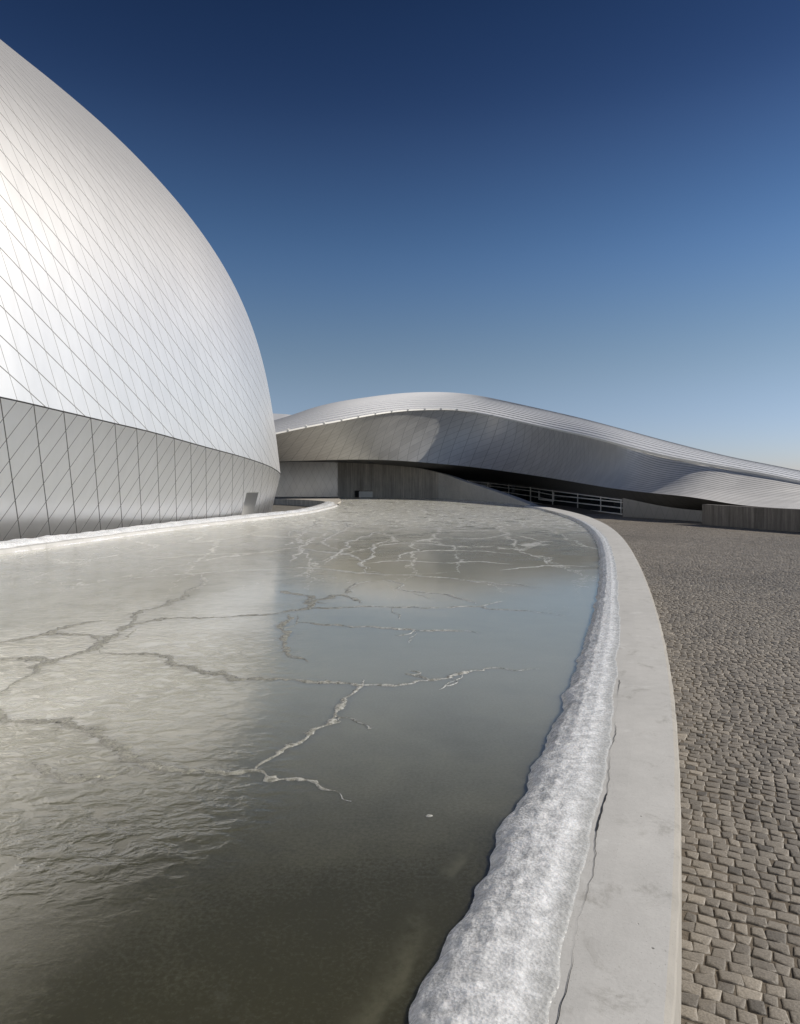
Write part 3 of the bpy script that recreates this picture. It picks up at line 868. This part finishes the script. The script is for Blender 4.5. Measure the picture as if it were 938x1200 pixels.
# keep it dense in front
q = np.unique(np.concatenate([np.linspace(0, uL[-1], 240), np.linspace(0, 34, 220)]))
CL = np.stack([np.interp(q, uL, CL[:, k]) for k in range(3)], -1); uL = q
SP = np.array([-22., 26.]); ZT = 19.5
tabS = np.array([1, .98, .95, .9, .85, .8, .7, .6, .5, .4, .3, .15, 0.0]); tabZ = np.array([0, .165, .335, .495, .598, .674, .788, .878, .952, 1.015, 1.065, 1.115, 1.135])
tp = np.concatenate([[0], np.cumsum(np.hypot(np.diff(tabS) * 14, np.diff(tabZ) * 16))])
wq = np.linspace(0, tp[-1], 90)
sW_ = np.clip(spline(tp, tabS, wq), 0, 1); zW_ = spline(tp, tabZ, wq)
Pu = np.zeros((len(CL), len(wq), 3)); UVu = np.zeros((len(CL), len(wq), 2))
for j in range(len(wq)):
    xy = SP + sW_[j] * (CL[:, :2] - SP)
    Pu[:, j, :2] = xy; Pu[:, j, 2] = CL[:, 2] + zW_[j] * (ZT - CL[:, 2])
dv = np.linalg.norm(np.diff(Pu, axis=1), axis=2)
UVu[:, 1:, 1] = np.cumsum(dv, axis=1); UVu[:, :, 0] = uL[:, None]
left_root = tag(empty('curved_building', (-10, 22, 0)), 'huge bulging silver building at left clad in diamond metal panels', 'building')
upper = grid_obj('upper_shell', Pu, UVu, M['upper'], smooth=True)
# plinth leaning inward below the crease
tg = np.gradient(CL[:, :2], axis=0); tg /= np.linalg.norm(tg, axis=1)[:, None]
inn = np.stack([-tg[:, 1], tg[:, 0]], -1)
cc_ = CL[:, :2].mean(0)
if ((cc_ - CL[:, :2]) * inn).sum() < 0: inn = -inn
nrow = 14
# niche rows/cols
u_n0 = np.interp(31.6, CL[:60 if False else np.argmax(CL[:, 1]), 1], uL[:np.argmax(CL[:, 1])]); u_n1 = np.interp(33.1, CL[:np.argmax(CL[:, 1]), 1], uL[:np.argmax(CL[:, 1])])
z_nt = 1.55
uu = np.unique(np.concatenate([uL, [u_n0, u_n1]]))
CLn = np.stack([np.interp(uu, uL, CL[:, k]) for k in range(3)], -1)
innN = np.stack([np.interp(uu, uL, inn[:, k]) for k in range(2)], -1)
dep = np.linspace(0, 1, nrow)
Pp = np.zeros((len(uu), nrow, 3)); UVp = np.zeros((len(uu), nrow, 2))
TILT = .25
for j in range(nrow):
    for i in range(len(uu)):
        cz = CLn[i, 2]
        if j <= 7: z = cz + (z_nt - cz) * j / 7
        else: z = z_nt + (-.05 - z_nt) * (j - 7) / (nrow - 8)
        k = cz - z
        e = TILT * k
        Pp[i, j] = (CLn[i, 0] + innN[i, 0] * e, CLn[i, 1] + innN[i, 1] * e, z)
        UVp[i, j] = (uu[i], k * math.hypot(1, TILT))
lower = grid_obj('lower_wall', Pp, UVp, M['lower'], smooth=True, flip=True, skip=lambda i, j: j >= 7 and uu[i] >= u_n0 - 1e-6 and uu[i + 1] <= u_n1 + 1e-6)
ia = int(np.argmin(abs(uu - u_n0))); ib = int(np.argmin(abs(uu - u_n1)))
D_in = .85
def inset_pt(i, j, d): return (Pp[i, j, 0] + innN[i, 0] * d, Pp[i, j, 1] + innN[i, 1] * d, Pp[i, j, 2])
idx = list(range(ia, ib + 1))
v = []; fcs = []
rows_ = list(range(7, nrow))
for i in idx:
    for j in rows_: v.append(inset_pt(i, j, D_in if j > 7 else D_in * .75))
m_ = len(rows_)
for a in range(len(idx) - 1):
    for b in range(m_ - 1): fcs.append((a * m_ + b, a * m_ + b + 1, (a + 1) * m_ + b + 1, (a + 1) * m_ + b))
base = len(v)
door = mesh_from('niche_door', v, fcs, M['door'])
v = []; fcs = []
for i in (ia, ib):                       # reveals
    o0 = len(v)
    for j in rows_: v += [tuple(Pp[i, j]), inset_pt(i, j, D_in if j > 7 else D_in * .75)]
    for b in range(m_ - 1): fcs.append((o0 + 2 * b, o0 + 2 * b + 1, o0 + 2 * b + 3, o0 + 2 * b + 2))
o0 = len(v)
for i in idx: v += [tuple(Pp[i, 7]), inset_pt(i, 7, D_in * .75)]
for a in range(len(idx) - 1): fcs.append((o0 + 2 * a, o0 + 2 * a + 1, o0 + 2 * a + 3, o0 + 2 * a + 2))
niche_l = mesh_from('niche_reveal', v, fcs, M['lower'], uv=[(0.2, 0.1)] * len(v))
# thin drip lip along the crease
lip = []
for i in range(len(CL)):
    a = CL[i]; b = inn[i]
    lip.append([(a[0] - b[0] * .012, a[1] - b[1] * .012, a[2] + .012), (a[0] - b[0] * .02, a[1] - b[1] * .02, a[2] - .004), (a[0] + b[0] * .02, a[1] + b[1] * .02, a[2] - .035)])
lipo = grid_obj('crease_trim', np.array(lip), None, M['void'], smooth=False)
adopt(left_root, upper, lower, door, niche_l, lipo)

# ------------------------------------------------------------------ FAR BUILDING
PX = np.arange(296, 1131, 4.0)
def prof_px(xs, ys): return spline(xs, ys, PX)
ridge_y = prof_px([296, 323, 344, 363, 395, 429, 463.5, 510, 547, 594, 641, 688, 720, 766, 813, 859, 906, 938, 1010, 1130], [503, 493.7, 487, 480.3, 472, 466.5, 462.2, 460, 462, 470.5, 480.8, 492, 500.6, 513.5, 526.5, 538.5, 548.5, 555, 566, 578])
gut_y = prof_px([296, 325, 353, 395, 438, 480, 510, 530, 559, 594, 641, 688, 720, 766, 813, 859, 906, 938, 1010, 1130], [514, 508, 502, 494, 486, 481, 480, 480.3, 484, 491, 501.6, 511.8, 520, 532, 541.8, 550, 558.5, 565, 576, 588])
bot_y = prof_px([296, 330, 395, 459, 510, 547, 594, 641, 680, 720, 766, 813, 859, 938, 1010, 1130], [541.5, 540.6, 538.8, 539.4, 543, 546.5, 552.5, 559.5, 566, 572.5, 578, 583, 590.5, 597, 604, 616])
bot_d = prof_px([296, 330, 397, 440, 480, 520, 560, 600, 640, 680, 720, 766, 813, 859, 938, 1010, 1130], [62.5, 63, 64.6, 66.0, 67.2, 67.8, 67.4, 65.3, 60.4, 51.8, 43.2, 37.6, 34.8, 33.2, 31.2, 30, 29])
gut_d = prof_px([296, 330, 397, 440, 480, 520, 560, 600, 640, 680, 720, 766, 813, 859, 938, 1010, 1130], [55, 56, 58.8, 61.8, 65.0, 67.2, 68.2, 67.0, 62.2, 53.8, 45.8, 41.2, 38.4, 37, 35, 33.6, 32])
rid_d = prof_px([296, 330, 397, 440, 480, 520, 560, 600, 640, 680, 720, 766, 813, 859, 938, 1010, 1130], [71, 71.5, 73.5, 76, 79, 82.5, 85, 85, 81, 73, 65, 59.5, 55.5, 52.5, 49.5, 47, 44])


def surf(ya, da, yb, db, bulge, nv):
    """columns at PX; rows from line a to line b, bulge in metres toward the viewer"""
    A_ = np.array([W(p_, y_, d_) for p_, y_, d_ in zip(PX, ya, da)]); B_ = np.array([W(p_, y_, d_) for p_, y_, d_ in zip(PX, yb, db)])
    t = np.linspace(0, 1, nv)
    P = A_[:, None] * (1 - t)[None, :, None] + B_[:, None] * t[None, :, None]
    if bulge is not None:
        tg_ = np.gradient((A_ + B_) / 2, axis=0); cr_ = np.cross(tg_, B_ - A_); cr_ /= np.linalg.norm(cr_, axis=1)[:, None]
        sgn = np.where((cr_ * (np.array([0, 0, H]) - (A_ + B_) / 2)).sum(1) > 0, 1, -1)[:, None]
        P = P + (cr_ * sgn * np.asarray(bulge)[:, None])[:, None, :] * (4 * t * (1 - t))[None, :, None]
    u = arclen((A_ + B_) / 2)
    v = np.zeros(P.shape[:2]); v[:, 1:] = np.cumsum(np.linalg.norm(np.diff(P, axis=1), axis=2), axis=1)
    uv = np.stack([np.repeat(u[:, None], nv, 1), v], -1)
    return P, uv


far_root = tag(empty('curved_building', (0, 66, 0)), 'long wave shaped metal building beyond the pool with sweeping ribbed roof', 'building')
bul = -np.interp(PX, [296, 400, 470, 550, 640, 720, 800, 1130], [.1, .2, .45, .5, .45, .34, .22, .12])
Po, UVo = surf(bot_y, bot_d, gut_y, gut_d, bul, 26)
UA = [float(np.interp(q_, PX, UVo[:, 0, 0])) for q_ in (640, 735, 720, 770, 545)]
M['over'] = panel_material('aluminium_overhang', [(1, -.35, 1.1, .04, .6, UA[1], UA[0]), (1, -1.9, 1.1, .035, .4, UA[1], UA[0]), (0, 1, .24, .05, .85, UA[2], UA[3])], base=.60, rough=.54, blend=(UA[2], UA[3], .80, .25), tilt=.022, tint=(1, .98, .95), var=.10, seam=.10, metallic=.62)  # blend paints the sunlit right end lighter in the base colour
M['roof'] = panel_material('aluminium_roof', [(1, .5, 1.3, .06, .55, UA[4], UA[0]), (0, 1, 50, .01, 0)], base=.76, rough=.45, tilt=.006, seam=.85, metallic=.35, var=.02)
over = grid_obj('overhang', Po, UVo, M['over'], smooth=True)
# stepped roof of long overlapping strips
NS = 14
Pr, UVr = surf(gut_y, gut_d, ridge_y, rid_d, np.full(len(PX), .35), NS + 1)
step_rows = []
uvs_ = []
for k in range(NS):
    lowr = Pr[:, k].copy(); upr = Pr[:, k + 1].copy()
    lowr[:, 2] += np.interp(PX, [296, 470, 640, 720, 1130], [.11, .10, .04, .02, .02]); upr[:, 2] -= .005
    step_rows += [Pr[:, k] + [0, 0, -.01] if k == 0 else prev, lowr, upr]
    prev = upr
    uvs_ += [UVr[:, k], UVr[:, k], UVr[:, k + 1]]
Prs = np.stack(step_rows, 1); UVs = np.stack(uvs_, 1)
roof = grid_obj('roof', Prs, UVs, M['roof'], smooth=False)
roof.data.materials.append(M['riser_shade'])
nr_ = Prs.shape[1] - 1
roof.data.polygons.foreach_set('material_index', [1 if (k % nr_) % 3 == 0 else 0 for k in range(len(roof.data.polygons))])
# back of the building: roof falls away behind the ridge, with walls down to the ground
Rg = Pr[:, -1] + [0, 0, -.006]
bk = Rg.copy(); bk[:, 1] += 24; bk[:, 0] += 6; bk[:, 2] = np.maximum(Rg[:, 2] * .45, .3)
bk2 = bk.copy(); bk2[:, 1] += 4; bk2[:, 2] = -.2
Pbk = np.stack([Rg, bk, bk2], 1)
backo = grid_obj('rear_roof', Pbk, np.stack([np.repeat(UVr[:, :1, 0], 3, 1), Pbk[:, :, 2]], -1), M['roof'], smooth=False)
# gutter strip, slightly proud, and brackets
gl = Pr[:, 0]
vd = gl - np.array([0, 0, H]); vd[:, 2] = 0; vd /= np.linalg.norm(vd, axis=1)[:, None]
gp = np.stack([gl - vd * .10 + [0, 0, -.06], gl - vd * .14 + [0, 0, -.05], gl - vd * .14 + [0, 0, .085], gl + vd * .02 + [0, 0, .095]], 1)
gut = grid_obj('gutter', gp, None, M['frame'], smooth=False)
parts = [over, roof, backo, gut]
for px in [338, 359, 380, 400.5, 420, 440, 459, 478, 498, 517, 536, 556, 577]:
    p_ = np.array([np.interp(px, PX, gl[:, k]) for k in range(3)])
    mb = MB()
    mb.bar(p_ + [-.10, -.14, .05], p_ + [.10, -.14, .05], .1, .12)
    mb.bar(p_ + [0, -.12, .08], p_ + [0, .2, .18], .07, .08)
    parts.append(mb.build('snow_guard', M['frame']))
# soffit: undercut from the lower lip back to the glazing head
sof_y = prof_px([296, 395, 460, 510, 548, 583, 625, 659, 700, 730, 763, 801.5, 823, 880, 1130], [541.3, 542.5, 548.5, 557, 562.5, 566.3, 571.3, 575.8, 581, 585.2, 592, 598, 600, 606, 626])
sof_d = prof_px([296, 397, 460, 510, 548, 590, 640, 698, 730, 823, 938, 1130], [74, 77.5, 77.5, 76, 75, 74.5, 66.5, 49.2, 43, 36.4, 34, 32])
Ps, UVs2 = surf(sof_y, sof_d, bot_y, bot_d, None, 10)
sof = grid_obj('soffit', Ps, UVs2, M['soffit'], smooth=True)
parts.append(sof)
# glazing below the soffit between survey px 470 and 730
sel = (PX >= 500) & (PX <= 732)
gx = np.concatenate([PX[sel][PX[sel] < 730], [730.]])
gy = np.interp(gx, PX, sof_y); gd = np.interp(gx, PX, sof_d) + .05
toph = np.array([W(a, b, c) for a, b, c in zip(gx, gy, gd)]); toph[:, 2] += .15
both = toph.copy(); both[:, 2] = -.06
bk_off = np.array([0, .12, 0])
Pg = np.stack([both + bk_off, toph + bk_off], 1)
glass = grid_obj('window', Pg, None, M['glass'], smooth=False)
parts.append(glass)
def gpt(px, py, dd=0.0):
    d = np.interp(px, gx, gd) + dd
    return W(px, py, d)
rows_g = [([548, 583, 625, 659, 700, 730], [563.4, 567.3, 572.2, 576.7, 582, 586]),
          ([548, 583, 625, 649, 700, 730], [566.5, 570.5, 575.6, 580.3, 585.6, 588.8]),
          ([560, 597, 622, 649, 700, 730], [573, 577.3, 581.3, 586.2, 592, 595.5]),
          ([575, 597, 622, 649, 700, 730], [580.8, 583.8, 588, 593.4, 599, 602.5])]
frames = []
mb = MB()
for xs, ys2 in rows_g:
    sx_ = np.linspace(xs[0], xs[-1], 30); sy_ = np.interp(sx_, xs, ys2)
    for a in range(29):
        mb.bar(gpt(sx_[a], sy_[a]), gpt(sx_[a + 1], sy_[a + 1]), .09, .07)
frames.append(mb.build('transom', M['frame'], glass))
for px in [548, 572, 596.5, 622, 648, 677.5, 704.6, 728.5]:
    mb = MB()
    t_ = gpt(px, np.interp(px, gx, gy)); b_ = t_.copy(); b_[2] = -.03
    mb.bar(b_ + [0, .02, 0], t_ + [0, .02, 0], .09, .07, up=(0, 1, 0))
    frames.append(mb.build('mullion', M['frame'], glass))
mb = MB()
for (a, b, c, d_) in [(632, 575.5, 632, 585.5), (649, 577, 649, 587), (632, 585, 649, 587)]:
    mb.bar(gpt(a, b, -.03), gpt(c, d_, -.03), .12, .12, up=(0, 1, 0) if a == c else (0, 0, 1))
frames.append(mb.build('opening_sash', M['frame'], glass))
# low metal clad wall right of the glazing
sx_ = np.linspace(730, 860, 40)
dw = np.interp(sx_, [730, 823, 860], [40.6, 35.2, 33.9])
tw = np.array([W(a, np.interp(a, PX, sof_y) - 1.5, c) for a, c in zip(sx_, dw)]); bw = tw.copy(); bw[:, 2] = -.05
Pw = np.stack([bw, tw], 1)
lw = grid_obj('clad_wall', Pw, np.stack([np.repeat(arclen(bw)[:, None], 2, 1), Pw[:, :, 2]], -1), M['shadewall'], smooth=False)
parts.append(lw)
# metal clad wall at the left end under the overhang, next to the board marked wall
sx_ = np.linspace(296, 397, 40)
dw = np.interp(sx_, [296, 340, 397], [74.2, 74.8, 75.3])
tw = np.array([W(a, 539.5, c) for a, c in zip(sx_, dw)]); bw = tw.copy(); bw[:, 2] = -.05
Pw = np.stack([bw, tw], 1)
lw2 = grid_obj('clad_wall', Pw, np.stack([np.repeat(arclen(bw)[:, None], 2, 1), Pw[:, :, 2]], -1), M['sidewall'], smooth=False)
parts.append(lw2)
adopt(far_root, *parts)

# pale roof peeping out behind the far building, at the shoulder of the left one
xs_ = np.linspace(255, 352, 40)
ty = np.interp(xs_, [255, 300, 322, 335, 345, 352], [482, 483.5, 484.6, 485.3, 486.6, 489.5])
A_ = np.array([W(a, b, 86) for a, b in zip(xs_, ty)]); B_ = A_.copy(); B_[:, 1] -= 6; B_[:, 2] -= 1.7
C_ = B_.copy(); C_[:, 2] = -.05; D_ = A_.copy(); D_[:, 1] += 10; D_[:, 2] -= 2; E_ = D_.copy(); E_[:, 2] = -.05
Pq = np.stack([C_, B_, A_, D_, E_], 1)
r2 = tag(empty('curved_building', (A_[20][0], 86, 0)), 'pale sliver of another metal roof showing behind the far building', 'building')
q1 = grid_obj('roof', Pq[:, 1:4], np.stack([np.repeat(arclen(A_)[:, None], 3, 1), Pq[:, 1:4, 2]], -1), M['roof'], smooth=False)
q2 = grid_obj('wall', Pq[:, :2], np.zeros((40, 2, 2)), M['sidewall'], smooth=False)
q3 = grid_obj('rear_wall', Pq[:, 3:], np.zeros((40, 2, 2)), M['sidewall'], smooth=False)
adopt(r2, q1, q2, q3)

# ------------------------------------------------------------------ LOW CONCRETE WALL AT RIGHT
rw_root = tag(empty('concrete_wall', (14.6, 33, 0)), 'low dark board marked concrete wall standing on the cobbles at right', 'wall')
tpx = [(823, 591, 614.5), (878, 594, 619), (938, 597, 623.5), (1010, 601, 629), (1100, 606, 636)]
bt = []; tpz = []
for px, a, b in tpx:
    g = G(px, b, 0); d = g[1]; bt.append(g); tpz.append(H - (a - Y0) / F * d)
bt = np.array(bt); cb = catmull(bt[:, :2], 14); tz = np.interp(np.linspace(0, 4, len(cb)), range(5), tpz)
tgw = np.gradient(cb, axis=0); tgw /= np.linalg.norm(tgw, axis=1)[:, None]
nw = np.stack([-tgw[:, 1], tgw[:, 0]], -1)
if nw[0, 1] < 0: nw = -nw
bkw = cb + nw * .35
sw = arclen(cb)
P3 = np.array([[(*cb[i], -.05), (*cb[i], tz[i] - .02), (*(cb[i] + nw[i] * .02), tz[i]), (*bkw[i], tz[i]), (*bkw[i], -.05)] for i in range(len(cb))])
uv3 = np.array([[(sw[i], P3[i, j, 2] + (j > 2) * .4) for j in range(5)] for i in range(len(cb))])
w1 = grid_obj('wall_body', P3, uv3, M['dark_board_wall'], smooth=False)
w2 = mesh_from('end_face', P3[0], [(0, 1, 2, 3, 4)], M['dark_board_wall'], uv=uv3[0])
adopt(rw_root, w1, w2)
